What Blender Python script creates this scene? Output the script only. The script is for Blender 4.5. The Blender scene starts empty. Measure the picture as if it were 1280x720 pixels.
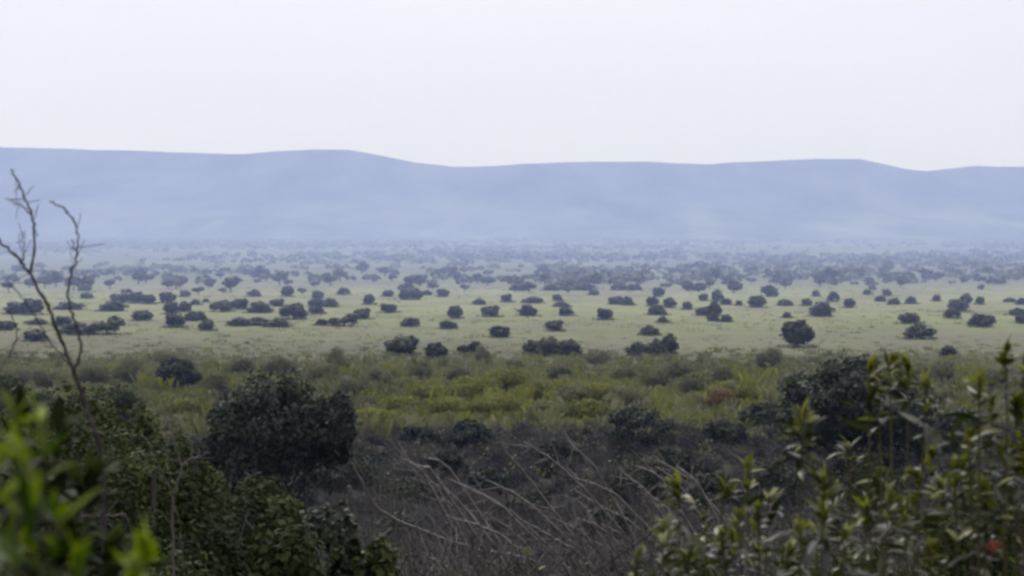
import bpy, math
import numpy as np

# ------------------------------------------------------------------ basics
scene = bpy.context.scene
C = scene.collection
H = 37.0            # eye height above the plain (m)
F = 2880.0          # focal length in pixels of a 1280 px wide picture
HZ = 285.0          # picture row of the true horizon
rad = math.radians


def P(px, py, d):
    """a point at distance d that stands on the sight line of the photo's (px, py)"""
    return np.array([(px - 640.0) / F * d, d, H - (py - HZ) / F * d])


def gdist(py):
    return H * F / (py - HZ)


_GY = np.array([-80, 0, 10, 50, 100, 150, 200, 260, 330, 420, 500, 30000.0])
_GZ = np.array([41, 35.3, 33.4, 27.3, 20.0, 13.2, 8.6, 4.6, 1.7, 0.3, 0.0, 0.0])


def ground(x, y):
    x = np.asarray(x, float); y = np.asarray(y, float)
    z = np.interp(y, _GY, _GZ)
    # soften the kinks
    z = (z + np.interp(y - 12, _GY, _GZ) + np.interp(y + 12, _GY, _GZ)) / 3 if True else z
    w = np.clip((y - 30) / 120, 0, 1)
    z = z + w * (0.35 * np.sin(x * .021 + y * .013) + 0.25 * np.sin(x * .047 - y * .031 + 1.3)) * np.clip((900 - y) / 500, 0.25, 1)
    return z


# ------------------------------------------------------------------ mesh building
class MB:
    def __init__(self):
        self.V = []; self.F = []; self.T = []; self.M = []; self.n = 0

    def add(self, V, Fq, tint=0.5, mat=0):
        V = np.asarray(V, np.float32).reshape(-1, 3); Fq = np.asarray(Fq, np.int64).reshape(-1, 4)
        self.V.append(V); self.F.append(Fq + self.n); self.n += len(V)
        t = np.empty(len(V), np.float32); t[:] = tint
        self.T.append(t); self.M.append(np.full(len(Fq), mat, np.int32))

    def quads(self, c, a, b, tint=0.5, mat=0):
        """quads centred at c with half axes a and b (all N,3)"""
        n = len(c)
        V = np.stack([c - a - b, c + a - b, c + a + b, c - a + b], 1).reshape(-1, 3)
        t = np.repeat(np.broadcast_to(np.asarray(tint, np.float32), (n,)), 4)
        self.add(V, np.arange(4 * n).reshape(n, 4), t, mat)

    def tube(self, pts, r, sides=6, tint=0.5, mat=0):
        pts = np.asarray(pts, float); n = len(pts)
        r = np.broadcast_to(np.asarray(r, float), (n,))
        tan = np.gradient(pts, axis=0); tan /= np.linalg.norm(tan, axis=1)[:, None] + 1e-9
        ref = np.array([0.31, 0.95, 0.05]) if abs(tan[0] @ np.array([0.31, .95, .05])) < .9 else np.array([1., 0, 0])
        u = np.cross(tan, ref); u /= np.linalg.norm(u, axis=1)[:, None] + 1e-9
        v = np.cross(tan, u)
        an = np.arange(sides) * 2 * np.pi / sides
        ring = pts[:, None] + r[:, None, None] * (np.cos(an)[None, :, None] * u[:, None] + np.sin(an)[None, :, None] * v[:, None])
        i = np.arange(n - 1)[:, None] * sides; j = np.arange(sides)[None]; k = (j + 1) % sides
        Fq = np.stack([i + j, i + k, i + sides + k, i + sides + j], -1).reshape(-1, 4)
        self.add(ring.reshape(-1, 3), Fq, tint, mat)

    def build(self, name, mats, parent=None, smooth=False):
        V = np.concatenate(self.V); Fq = np.concatenate(self.F); T = np.concatenate(self.T); M = np.concatenate(self.M)
        me = bpy.data.meshes.new(name)
        me.vertices.add(len(V)); me.vertices.foreach_set('co', V.ravel())
        me.loops.add(Fq.size); me.loops.foreach_set('vertex_index', Fq.ravel().astype(np.int32))
        me.polygons.add(len(Fq))
        me.polygons.foreach_set('loop_start', np.arange(0, Fq.size, 4, dtype=np.int32))
        me.polygons.foreach_set('material_index', M)
        if smooth: me.polygons.foreach_set('use_smooth', np.ones(len(Fq), bool))
        at = me.attributes.new('tint', 'FLOAT', 'POINT'); at.data.foreach_set('value', T)
        if not isinstance(mats, (list, tuple)): mats = [mats]
        for m in mats: me.materials.append(m)
        me.update(); me.validate()
        o = bpy.data.objects.new(name, me); C.objects.link(o)
        if parent is not None: o.parent = parent
        return o


def unit(v): return v / (np.linalg.norm(v, axis=-1, keepdims=True) + 1e-9)


def leaf_quads(mb, c, nrm, size, rng, aspect=1.0, tint=0.5, up=0.0, mat=0):
    """leaf-sized faces at c facing roughly along nrm"""
    n = len(c)
    nn = unit(nrm + rng.normal(0, .75, (n, 3)))
    ref = unit(rng.normal(0, 1, (n, 3)) + np.array([0, 0, up]))
    a = unit(np.cross(nn, ref)); b = np.cross(a, nn)
    s = size * rng.uniform(.6, 1.35, (n, 1)) * .5
    mb.quads(c, a * s, b * s * aspect, tint, mat)


def crown(mb, rng, R=(0.5, 0.5, 0.5), cen=(0, 0, .55), nclump=26, per=40, leaf=.07, flat=.25, lump=.28, aspect=1.0, up=0.0, tint0=.5, sag=0.0):
    """an uneven crown: clumps of leaf faces spread through and over an ellipsoid, flattened below"""
    R = np.array(R); cen = np.array(cen)
    d = unit(rng.normal(0, 1, (nclump, 3)))
    d[:, 2] = np.where(d[:, 2] < -flat, -flat * rng.uniform(.3, 1, nclump), d[:, 2])
    rr = rng.uniform(.45, 1.0, nclump)[:, None] ** .6
    cc = d * rr * (1 - lump * .8)
    cr = lump * rng.uniform(.6, 1.35, nclump)
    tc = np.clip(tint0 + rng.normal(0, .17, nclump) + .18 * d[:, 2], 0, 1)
    for k in range(nclump):
        m = max(4, int(per * (cr[k] / lump) ** 2))
        e = unit(rng.normal(0, 1, (m, 3)))
        q = cc[k] + e * (cr[k] * rng.uniform(.55, 1.05, (m, 1)))
        q[:, 2] = np.maximum(q[:, 2], -flat - .25 * rng.uniform(0, 1, m))
        leaf_quads(mb, cen + q * R, e + .6 * unit(q), leaf, rng, aspect, np.clip(tc[k] + rng.normal(0, .1, m), 0, 1), up)


def wobble(p0, p1, n, amp, rng, droop=0.0):
    t = np.linspace(0, 1, n)[:, None]
    p = p0 + (p1 - p0) * t
    w = rng.normal(0, amp, (n, 3)); w[0] = 0
    p = p + np.cumsum(w, 0) * .6
    p[:, 2] -= droop * (t[:, 0] ** 2)
    return p


# ------------------------------------------------------------------ materials
def newmat(name):
    m = bpy.data.materials.new(name); m.use_nodes = True
    nt = m.node_tree; nt.nodes.clear()
    return m, nt, nt.nodes, nt.links


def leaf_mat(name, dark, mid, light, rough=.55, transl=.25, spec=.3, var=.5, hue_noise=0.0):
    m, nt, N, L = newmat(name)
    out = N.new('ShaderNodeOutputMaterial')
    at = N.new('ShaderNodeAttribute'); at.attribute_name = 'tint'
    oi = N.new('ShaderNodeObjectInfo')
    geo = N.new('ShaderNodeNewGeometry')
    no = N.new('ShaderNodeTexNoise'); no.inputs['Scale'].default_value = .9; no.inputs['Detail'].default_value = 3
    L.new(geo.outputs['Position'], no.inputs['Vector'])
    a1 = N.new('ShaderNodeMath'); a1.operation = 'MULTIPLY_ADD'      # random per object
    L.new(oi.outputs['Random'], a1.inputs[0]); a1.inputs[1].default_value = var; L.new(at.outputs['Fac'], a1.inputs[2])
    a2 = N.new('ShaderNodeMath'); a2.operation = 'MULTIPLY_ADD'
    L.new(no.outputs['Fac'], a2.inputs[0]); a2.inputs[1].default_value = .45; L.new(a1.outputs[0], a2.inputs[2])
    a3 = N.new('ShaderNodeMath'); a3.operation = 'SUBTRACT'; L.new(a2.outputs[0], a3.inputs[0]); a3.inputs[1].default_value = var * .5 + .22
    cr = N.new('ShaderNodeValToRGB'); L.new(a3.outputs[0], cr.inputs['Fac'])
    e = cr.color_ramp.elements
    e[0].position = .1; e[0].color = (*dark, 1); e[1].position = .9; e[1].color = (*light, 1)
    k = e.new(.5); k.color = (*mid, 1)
    b = N.new('ShaderNodeBsdfPrincipled'); L.new(cr.outputs['Color'], b.inputs['Base Color'])
    b.inputs['Roughness'].default_value = rough; b.inputs['Specular IOR Level'].default_value = spec
    if transl > 0:
        t = N.new('ShaderNodeBsdfTranslucent')
        mx = N.new('ShaderNodeMix'); mx.data_type = 'RGBA'; mx.blend_type = 'MULTIPLY'; mx.inputs[0].default_value = 1
        L.new(cr.outputs['Color'], mx.inputs[6]); mx.inputs[7].default_value = (1.5, 1.7, .7, 1)
        L.new(mx.outputs[2], t.inputs['Color'])
        s = N.new('ShaderNodeMixShader'); s.inputs[0].default_value = transl
        L.new(b.outputs[0], s.inputs[1]); L.new(t.outputs[0], s.inputs[2]); L.new(s.outputs[0], out.inputs[0])
    else:
        L.new(b.outputs[0], out.inputs[0])
    return m


def bark_mat(name, c0, c1, scale=6.0):
    m, nt, N, L = newmat(name)
    out = N.new('ShaderNodeOutputMaterial'); b = N.new('ShaderNodeBsdfPrincipled')
    geo = N.new('ShaderNodeNewGeometry')
    no = N.new('ShaderNodeTexNoise'); no.inputs['Scale'].default_value = scale; no.inputs['Detail'].default_value = 5
    L.new(geo.outputs['Position'], no.inputs['Vector'])
    at = N.new('ShaderNodeAttribute'); at.attribute_name = 'tint'
    ad = N.new('ShaderNodeMath'); ad.operation = 'ADD'; L.new(no.outputs['Fac'], ad.inputs[0]); L.new(at.outputs['Fac'], ad.inputs[1])
    sb = N.new('ShaderNodeMath'); sb.operation = 'SUBTRACT'; L.new(ad.outputs[0], sb.inputs[0]); sb.inputs[1].default_value = .5
    cr = N.new('ShaderNodeValToRGB'); L.new(sb.outputs[0], cr.inputs['Fac'])
    cr.color_ramp.elements[0].position = .2; cr.color_ramp.elements[0].color = (*c0, 1)
    cr.color_ramp.elements[1].position = .8; cr.color_ramp.elements[1].color = (*c1, 1)
    L.new(cr.outputs['Color'], b.inputs['Base Color']); b.inputs['Roughness'].default_value = .9
    b.inputs['Specular IOR Level'].default_value = .15
    L.new(b.outputs[0], out.inputs[0])
    return m


OAK = leaf_mat('oak_leaves', (.009, .014, .009), (.020, .028, .015), (.052, .062, .028), transl=.08, spec=.2)
OAK_NEAR = leaf_mat('oak_leaves_near', (.005, .010, .007), (.011, .018, .010), (.024, .034, .015), transl=.08, spec=.2, var=.15)
OLIVE = leaf_mat('olive_scrub_leaves', (.046, .049, .025), (.096, .101, .050), (.142, .145, .076), transl=.15, spec=.1)
YELLOW = leaf_mat('yellow_scrub_leaves', (.060, .066, .012), (.105, .115, .020), (.150, .158, .030), transl=.2, spec=.1)
RUST = leaf_mat('rust_scrub_leaves', (.055, .040, .020), (.10, .070, .030), (.14, .09, .04), transl=.2, spec=.1)
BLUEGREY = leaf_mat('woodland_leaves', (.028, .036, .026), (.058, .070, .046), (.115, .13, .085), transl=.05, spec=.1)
HILLSCRUB = leaf_mat('hillside_leaves', (.005, .009, .003), (.014, .021, .006), (.038, .050, .013), transl=.12, spec=.10, rough=.65)
LEAF_R = leaf_mat('laurel_leaves', (.007, .011, .002), (.027, .035, .006), (.14, .148, .030), rough=.36, transl=.30, spec=.36, var=.2)
LEAF_L = leaf_mat('lush_leaves', (.008, .020, .001), (.040, .074, .003), (.15, .20, .008), rough=.45, transl=.32, spec=.12, var=.2)
TWIG = bark_mat('thicket_twigs', (.022, .022, .020), (.082, .081, .074), 1.5)
DEAD = bark_mat('dead_wood', (.085, .08, .075), (.20, .19, .18), 3.0)
BRANCH = bark_mat('dark_branch', (.020, .017, .018), (.055, .048, .050), 9.0)
GREYTWIG = bark_mat('grey_twig', (.045, .042, .038), (.11, .105, .095), 3.0)
BARK = bark_mat('oak_bark', (.022, .019, .017), (.06, .052, .045), 3.0)
STEM = bark_mat('green_stem', (.025, .024, .012), (.06, .055, .028), 30.0)
DUSK = leaf_mat('dusky_scrub_leaves', (.012, .015, .010), (.026, .031, .020), (.048, .053, .033), transl=.1, spec=.1)
RED = leaf_mat('red_petals', (.08, .010, .010), (.14, .016, .016), (.20, .03, .03), rough=.5, transl=.25, spec=.3)


def terrain_mat():
    m, nt, N, L = newmat('ground_cover')
    out = N.new('ShaderNodeOutputMaterial'); b = N.new('ShaderNodeBsdfPrincipled')
    b.inputs['Roughness'].default_value = .95; b.inputs['Specular IOR Level'].default_value = .05
    geo = N.new('ShaderNodeNewGeometry'); sep = N.new('ShaderNodeSeparateXYZ'); L.new(geo.outputs['Position'], sep.inputs[0])
    def noise(scale, detail=5, rough=.55, vec=None):
        n = N.new('ShaderNodeTexNoise'); n.inputs['Scale'].default_value = scale; n.inputs['Detail'].default_value = detail
        n.inputs['Roughness'].default_value = rough
        L.new(vec or geo.outputs['Position'], n.inputs['Vector']); return n.outputs['Fac']
    def math_(op, a, bb, c=None):
        n = N.new('ShaderNodeMath'); n.operation = op
        for i, v in enumerate((a, bb, c)):
            if v is None: continue
            if hasattr(v, 'is_linked'): L.new(v, n.inputs[i])
            else: n.inputs[i].default_value = v
        return n.outputs[0]
    # distance from the hillside along the valley, made ragged by noise, decides the ground cover
    rag = math_('MULTIPLY_ADD', noise(.006, 4), 260.0, -130.0)
    rel = math_('MULTIPLY', sep.outputs['Y'], .001)
    yy = math_('ADD', sep.outputs['Y'], math_('MULTIPLY', rag, math_('MINIMUM', rel, 4.0)))
    lg = math_('LOGARITHM', math_('MAXIMUM', yy, 20.0), 10.0)
    fac = math_('DIVIDE', math_('SUBTRACT', lg, 2.0), 2.2)           # 100 m -> 0, 16 km -> 1
    ramp = N.new('ShaderNodeValToRGB'); L.new(fac, ramp.inputs['Fac'])
    def pos(d): return (math.log10(d) - 2) / 2.2
    stops = [(100, (.045, .042, .036)), (330, (.050, .046, .040)), (430, (.064, .066, .038)), (580, (.080, .086, .044)),
             (650, (.088, .093, .055)), (740, (.132, .136, .085)), (830, (.158, .176, .085)), (1000, (.195, .218, .100)),
             (1300, (.222, .240, .125)), (1460, (.185, .195, .135)), (1640, (.130, .150, .092)), (2300, (.092, .112, .074)), (3300, (.055, .066, .050)), (9000, (.040, .050, .045))]
    els = ramp.color_ramp.elements
    els[0].position = pos(stops[0][0]); els[0].color = (*stops[0][1], 1)
    els[1].position = pos(stops[-1][0]); els[1].color = (*stops[-1][1], 1)
    for d, c in stops[1:-1]:
        e = els.new(pos(d)); e.color = (*c, 1)
    # patches: dry straw, green flush, worn soil
    def mix(fac_, a, colour, mode='MIX'):
        n = N.new('ShaderNodeMix'); n.data_type = 'RGBA'; n.blend_type = mode
        if hasattr(fac_, 'is_linked'): L.new(fac_, n.inputs[0])
        else: n.inputs[0].default_value = fac_
        L.new(a, n.inputs[6]); n.inputs[7].default_value = (*colour, 1); return n.outputs[2]
    def step(v, lo, hi, amt):
        n = N.new('ShaderNodeMapRange'); L.new(v, n.inputs[0]); n.inputs[1].default_value = lo; n.inputs[2].default_value = hi
        n.inputs[3].default_value = 0; n.inputs[4].default_value = amt; n.clamp = True; return n.outputs[0]
    c = ramp.outputs['Color']; pl = step(sep.outputs['Y'], 560, 760, 1.0)
    c = mix(math_('MULTIPLY', pl, step(noise(.011, 6), .48, .62, .6)), c, (.150, .142, .098))
    c = mix(math_('MULTIPLY', pl, step(noise(.017, 6, .6), .50, .66, .6)), c, (.115, .135, .052))
    c = mix(math_('MULTIPLY', pl, step(noise(.004, 5, .6), .50, .62, .5)), c, (.185, .205, .095))
    c = mix(step(noise(.05, 6, .7), .52, .68, .55), c, (.072, .068, .046))
    # pale clearings and bare fields between the far woods
    far = step(sep.outputs['Y'], 1700, 2600, 1.0)
    c = mix(math_('MULTIPLY', far, step(noise(.006, 5, .65), .58, .66, .6)), c, (.24, .25, .18))
    c = mix(step(noise(.35, 4, .7), .2, .8, .5), c, (.55, .55, .55), 'MULTIPLY')
    L.new(c, b.inputs['Base Color'])
    bp = N.new('ShaderNodeBump'); bp.inputs['Strength'].default_value = .6; bp.inputs['Distance'].default_value = .3
    L.new(noise(.6, 6, .7), bp.inputs['Height']); L.new(bp.outputs[0], b.inputs['Normal'])
    L.new(b.outputs[0], out.inputs[0])
    return m


def hill_mat():
    m, nt, N, L = newmat('hill_cover')
    out = N.new('ShaderNodeOutputMaterial'); b = N.new('ShaderNodeBsdfPrincipled')
    b.inputs['Roughness'].default_value = 1; b.inputs['Specular IOR Level'].default_value = 0
    geo = N.new('ShaderNodeNewGeometry'); sep = N.new('ShaderNodeSeparateXYZ'); L.new(geo.outputs['Position'], sep.inputs[0])
    n1 = N.new('ShaderNodeTexNoise'); n1.inputs['Scale'].default_value = .0034; n1.inputs['Detail'].default_value = 9; n1.inputs['Roughness'].default_value = .7
    mpv = N.new('ShaderNodeMapping'); mpv.inputs['Scale'].default_value = (1, .20, 1); L.new(geo.outputs['Position'], mpv.inputs[0])
    L.new(mpv.outputs[0], n1.inputs['Vector'])
    r1 = N.new('ShaderNodeValToRGB'); L.new(n1.outputs['Fac'], r1.inputs['Fac'])
    r1.color_ramp.elements[0].position = .38; r1.color_ramp.elements[0].color = (.008, .012, .010, 1)
    r1.color_ramp.elements[1].position = .64; r1.color_ramp.elements[1].color = (.075, .080, .070, 1)
    # paler grazed land low on the slopes
    lo = N.new('ShaderNodeMapRange'); L.new(sep.outputs['Z'], lo.inputs[0])
    lo.inputs[1].default_value = 170; lo.inputs[2].default_value = 60; lo.inputs[3].default_value = 0; lo.inputs[4].default_value = 1
    n2 = N.new('ShaderNodeTexNoise'); n2.inputs['Scale'].default_value = .0030; n2.inputs['Detail'].default_value = 8; n2.inputs['Roughness'].default_value = .72
    L.new(mpv.outputs[0], n2.inputs['Vector'])
    st = N.new('ShaderNodeMapRange'); L.new(n2.outputs['Fac'], st.inputs[0]); st.inputs[1].default_value = .48; st.inputs[2].default_value = .62; st.inputs[4].default_value = .42
    mu = N.new('ShaderNodeMath'); mu.operation = 'MULTIPLY'; L.new(lo.outputs[0], mu.inputs[0]); L.new(st.outputs[0], mu.inputs[1])
    mx = N.new('ShaderNodeMix'); mx.data_type = 'RGBA'; L.new(mu.outputs[0], mx.inputs[0]); L.new(r1.outputs['Color'], mx.inputs[6])
    mx.inputs[7].default_value = (.22, .25, .15, 1)
    L.new(mx.outputs[2], b.inputs['Base Color']); L.new(b.outputs[0], out.inputs[0])
    return m


# ------------------------------------------------------------------ tagging
def tag(o, label=None, cat=None, group=None, kind=None):
    if label: o['label'] = label
    if cat: o['category'] = cat
    if group: o['group'] = group
    if kind: o['kind'] = kind
    return o


def empty(name, loc, rz=0.0, scale=(1, 1, 1)):
    o = bpy.data.objects.new(name, None); C.objects.link(o)
    o.location = loc; o.rotation_euler = (0, 0, rz); o.scale = scale
    o.empty_display_size = .2
    return o


def copy_tree(root):
    r = root.copy(); C.objects.link(r)
    for ch in root.children:
        c = ch.copy(); C.objects.link(c); c.parent = r
    return r


# ------------------------------------------------------------------ setting: terrain, hills
ys = np.concatenate([np.linspace(-70, 60, 27)[:-1], np.linspace(60, 520, 70)[:-1], np.geomspace(520, 20000, 90)])
us = np.linspace(-1, 1, 121)
YY, UU = np.meshgrid(ys, us, indexing='ij')
XX = UU * (160 + .62 * np.maximum(YY, 0))
ZZ = ground(XX, YY)
mb = MB()
nr, nc = YY.shape
idx = np.arange(nr * nc).reshape(nr, nc)
mb.add(np.stack([XX, YY, ZZ], -1).reshape(-1, 3), np.stack([idx[:-1, :-1], idx[:-1, 1:], idx[1:, 1:], idx[1:, :-1]], -1).reshape(-1, 4))
tag(mb.build('ground', terrain_mat(), smooth=True), kind='structure')

ridge_px = np.array([(-700, 190), (-250, 180), (0, 183), (90, 185), (200, 189), (300, 192), (345, 189), (390, 187), (435, 188), (475, 194), (520, 203), (565, 208.5),
                     (620, 207.5), (680, 203), (740, 200.5), (800, 201.5), (885, 205), (935, 201.5), (990, 199), (1075, 199), (1100, 204), (1130, 211), (1160, 213),
                     (1195, 209.5), (1220, 206.5), (1285, 209), (1420, 216), (1700, 205), (2000, 200)], float)
DR = 12500.0
hx = np.linspace(-6400, 6400, 900); ht = np.linspace(0, 1.35, 80)
HXX, HT = np.meshgrid(hx, ht, indexing='ij')
rng = np.random.default_rng(5)


def fbm(x, y, seed, octs=5):
    r = np.random.default_rng(seed); s = 0; a = 1.0
    for k in range(octs):
        for _ in range(3):
            th = r.uniform(0, 6.28); ph = r.uniform(0, 6.28)
            s = s + a * np.sin((x * np.cos(th) + y * np.sin(th)) * 2 ** k + ph) / 3
        a *= .55
    return s


pxx = HXX / DR * F + 640
crest = H + (HZ - np.interp(pxx, ridge_px[:, 0], ridge_px[:, 1])) / F * DR
crest = crest + fbm(HXX / 130, HXX * 0, 3, 6) * 4.5
yb = 6300 + 700 * fbm(HXX / 1500, HXX * 0, 8, 3)
HY = np.where(HT <= 1, yb + (DR - yb) * HT, DR + (HT - 1) * 6000)
t = np.clip(HT, 0, 1)
prof = np.where(HT <= 1, 0.17 * t + .83 * t ** 2.3, 1 - ((HT - 1) / .35) ** 1.5 * .8)
spur = fbm(HXX / 360, HY / 1500, 11, 6)
HZZ = crest * prof + spur * 40 * np.sin(np.pi * np.clip(t, 0, 1)) ** .8 * (HT <= 1)
HZZ += 24 * np.exp(-((HT - .30) / .09) ** 2) * np.clip(fbm(HXX / 800, HXX * 0, 21, 4) + .1, 0, 1.4)
HZZ += 24 * np.exp(-((HT - .52) / .08) ** 2) * np.clip(fbm(HXX / 600, HXX * 0, 23, 4), 0, 1.4)
HZZ[:, 0] = -15
mb = MB()
nr, nc = HXX.shape
idx = np.arange(nr * nc).reshape(nr, nc)
mb.add(np.stack([HXX, HY, HZZ], -1).reshape(-1, 3), np.stack([idx[:-1, :-1], idx[1:, :-1], idx[1:, 1:], idx[:-1, 1:]], -1).reshape(-1, 4))
tag(mb.build('hills', hill_mat(), smooth=True), kind='structure')

HAZE_LOW, HAZE_HIGH, HAZE_ABS = 4.0e-4, .98e-4, .13
# ------------------------------------------------------------------ haze: one real body of scattering air over the whole valley
x0, x1, y0, y1, z0, z1 = -9500, 9500, -400, 17500, -60, 1500
hv = [(x, y, z) for z in (z0, z1) for y in (y0, y1) for x in (x0, x1)]
hf = [(0, 2, 3, 1), (4, 5, 7, 6), (0, 1, 5, 4), (2, 6, 7, 3), (0, 4, 6, 2), (1, 3, 7, 5)]
mb = MB(); mb.add(hv, hf)
m, nt, N, L = newmat('valley_haze')
out = N.new('ShaderNodeOutputMaterial'); vs = N.new('ShaderNodeVolumeScatter')
vs.inputs['Color'].default_value = (.44, .55, 1.0, 1); vs.inputs['Anisotropy'].default_value = .35
va = N.new('ShaderNodeVolumeAbsorption'); va.inputs['Color'].default_value = (.0, .55, 1, 1)
sh = N.new('ShaderNodeAddShader'); L.new(vs.outputs[0], sh.inputs[0]); L.new(va.outputs[0], sh.inputs[1])
L.new(sh.outputs[0], out.inputs['Volume'])
geo = N.new('ShaderNodeNewGeometry'); sep = N.new('ShaderNodeSeparateXYZ'); L.new(geo.outputs['Position'], sep.inputs[0])
def hm(op, a, b):
    n = N.new('ShaderNodeMath'); n.operation = op
    for i_, v in enumerate((a, b)):
        if hasattr(v, 'is_linked'): L.new(v, n.inputs[i_])
        else: n.inputs[i_].default_value = v
    return n.outputs[0]
low = hm('POWER', 2.71828, hm('MULTIPLY', hm('MAXIMUM', sep.outputs['Z'], 0.0), -1 / 60.0))     # thickest low over the plain
m2 = N.new('ShaderNodeMapRange'); L.new(sep.outputs['Y'], m2.inputs[0])                         # and thinner again towards the hills
m2.inputs[1].default_value = 1900; m2.inputs[2].default_value = 4200; m2.inputs[3].default_value = 1; m2.inputs[4].default_value = .10
low = hm('MULTIPLY', low, m2.outputs[0])
den = hm('ADD', hm('MULTIPLY', low, HAZE_LOW), HAZE_HIGH)
mr = N.new('ShaderNodeMapRange'); L.new(sep.outputs['Y'], mr.inputs[0])                         # clearer over the near slope
mr.inputs[1].default_value = 330; mr.inputs[2].default_value = 1250; mr.inputs[3].default_value = .12; mr.inputs[4].default_value = 1
den = hm('MULTIPLY', den, mr.outputs[0])
L.new(den, vs.inputs['Density']); L.new(hm('MULTIPLY', den, HAZE_ABS), va.inputs['Density'])
tag(mb.build('haze', m), kind='stuff')

# ------------------------------------------------------------------ tree templates for the plain (unit size: width 1, height 1)
def oak_template(kind, seed):
    r = np.random.default_rng(seed)
    root = empty('plain_tree', (0, 0, 0))
    tb = MB()
    lean = r.normal(0, .03, 2)
    top = np.array([lean[0], lean[1], .45])
    tb.tube(wobble(np.array([0, 0, -.03]), top, 6, .008, r), np.linspace(.045, .022, 6), 6)
    for k in range(5):
        an = k * 1.26 + r.uniform(-.4, .4)
        tb.tube(wobble(top * .55, np.array([.33 * math.cos(an), .33 * math.sin(an), r.uniform(.5, .75)]), 5, .012, r), np.linspace(.02, .007, 5), 4)
    tb.build('trunk', BARK, root)
    cb = MB()
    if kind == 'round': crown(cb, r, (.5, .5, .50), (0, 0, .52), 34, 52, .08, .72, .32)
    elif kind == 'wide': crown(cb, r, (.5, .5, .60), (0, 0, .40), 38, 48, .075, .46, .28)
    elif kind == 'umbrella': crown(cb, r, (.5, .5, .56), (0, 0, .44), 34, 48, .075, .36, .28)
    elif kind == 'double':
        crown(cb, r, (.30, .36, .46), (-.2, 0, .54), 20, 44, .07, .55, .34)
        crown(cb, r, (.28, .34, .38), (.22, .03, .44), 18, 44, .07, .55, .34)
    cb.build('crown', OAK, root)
    return root


templates = {}
for kind in ('round', 'wide', 'umbrella', 'double'):
    templates[kind] = [[oak_template(kind, 100 + 17 * i + len(kind)), False] for i in range(4)]


def place_tree(px, base, w, h, kind, i, label, group, rng):
    d = gdist(base)
    s = d / F
    tpl = templates[kind][i % len(templates[kind])]
    o = tpl[0] if not tpl[1] else copy_tree(tpl[0])
    tpl[1] = True
    x = (px - 640) * s
    o.location = (x, d, float(ground(x, d)) - .07 * h * s)
    ww = w * s * (1.42 if px < 450 and base > 372 else 1.2)
    o.scale = (ww, ww * rng.uniform(.85, 1.1), h * s * 1.02)
    o.rotation_euler = (0, 0, rng.uniform(-.5, .5) + (math.pi if rng.uniform() < .5 else 0))
    tag(o, label, 'tree', group)
    return o


# every tree the photo shows on the plain: x0, x1, top, base in the photo's pixels
PT = """7 27 376 393 w;27 52 372 394 r;70 101 376 387 w;101 114 365 373 r;70 87 393 408 r;34 58 398 406 w;-3 17 400 413 r;31 54 411 427 r;79 116 402 419 u;117 150 393 419 d
126 155 375 389 w;140 163 366 379 r;162 180 364 379 r;179 193 367 380 r;166 188 387 401 r;201 217 364 379 r;206 222 376 393 r;208 229 390 410 r;224 239 376 390 r
233 257 387 401 w;250 266 400 414 r;225 237 362 371 r;240 249 373 381 r;254 260 372 378 r;265 287 373 390 r;291 308 372 387 r;309 336 375 391 w;338 354 372 383 r;353 380 376 399 r
288 311 395 408 w;309 335 395 407 w;333 360 397 409 w;309 326 361 371 w;351 367 357 371 r;391 403 363 373 r;387 403 371 384 r;402 420 371 384 w;387 403 381 392 r;396 408 397 407 r
414 445 390 408 d;422 437 358 369 r;454 468 367 381 r;442 463 383 399 r;475 496 377 391 r;478 492 362 371 r;498 513 362 375 r;512 527 360 375 r;528 539 361 369 r;546 561 360 371 r
501 525 395 408 u;559 578 381 398 r;546 571 400 411 u;592 607 372 381 w;626 640 366 378 r;601 624 380 396 r;609 637 405 422 u;484 522 418 445 r;532 558 427 451 r;573 601 424 443 d
655 679 369 379 w;648 672 380 395 w;690 702 367 376 r;692 710 376 384 w;698 715 382 395 r;760 778 369 381 r;775 793 370 382 w;746 766 383 400 r;681 704 398 414 r
654 678 424 443 r;666 705 420 446 w;694 726 423 447 w;816 830 358 371 r;808 823 370 383 r;811 834 379 394 w;829 844 371 385 r;823 834 394 404 r;801 823 405 419 u
785 811 425 445 w;806 835 423 445 w;827 846 416 443 r;853 865 376 387 r;874 885 366 376 r;889 903 361 377 r;901 914 371 381 r;885 901 374 396 r;870 889 382 395 r;884 900 391 402 w
900 915 392 403 w;920 928 374 382 r;935 957 368 384 r;950 974 356 371 u;972 990 372 382 w;1002 1015 372 382 r;1015 1024 362 371 r;1011 1042 376 396 w;1035 1049 362 377 r;979 989 390 398 r
977 1016 398 434 r;1055 1069 372 385 r;1079 1089 361 369 r;1094 1108 368 377 w;1103 1114 361 370 r;1111 1125 371 381 r;1133 1146 370 380 r;1166 1176 368 377 r;1201 1215 365 379 r
1185 1210 372 389 r;1181 1201 382 398 r;1220 1231 370 381 r;1125 1149 390 405 r;1132 1168 403 424 u;1210 1245 391 409 u;1176 1196 428 447 r;1256 1270 371 378 w;1271 1284 371 381 r
1261 1286 384 394 w;1269 1286 392 405 r;636 662 353 363 w;679 702 354 363 w;715 744 353 363 w;764 784 353 363 r;782 803 354 363 w;856 881 354 363 w;736 748 361 369 r"""
KN = {'w': 'wide', 'r': 'round', 'u': 'umbrella', 'd': 'double'}
trees = []
for ent in PT.replace('\n', ';').split(';'):
    a = ent.split(); x0_, x1_, t_, b_ = map(float, a[:4]); trees.append((x0_, x1_, t_, b_, KN[a[4]]))
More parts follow.
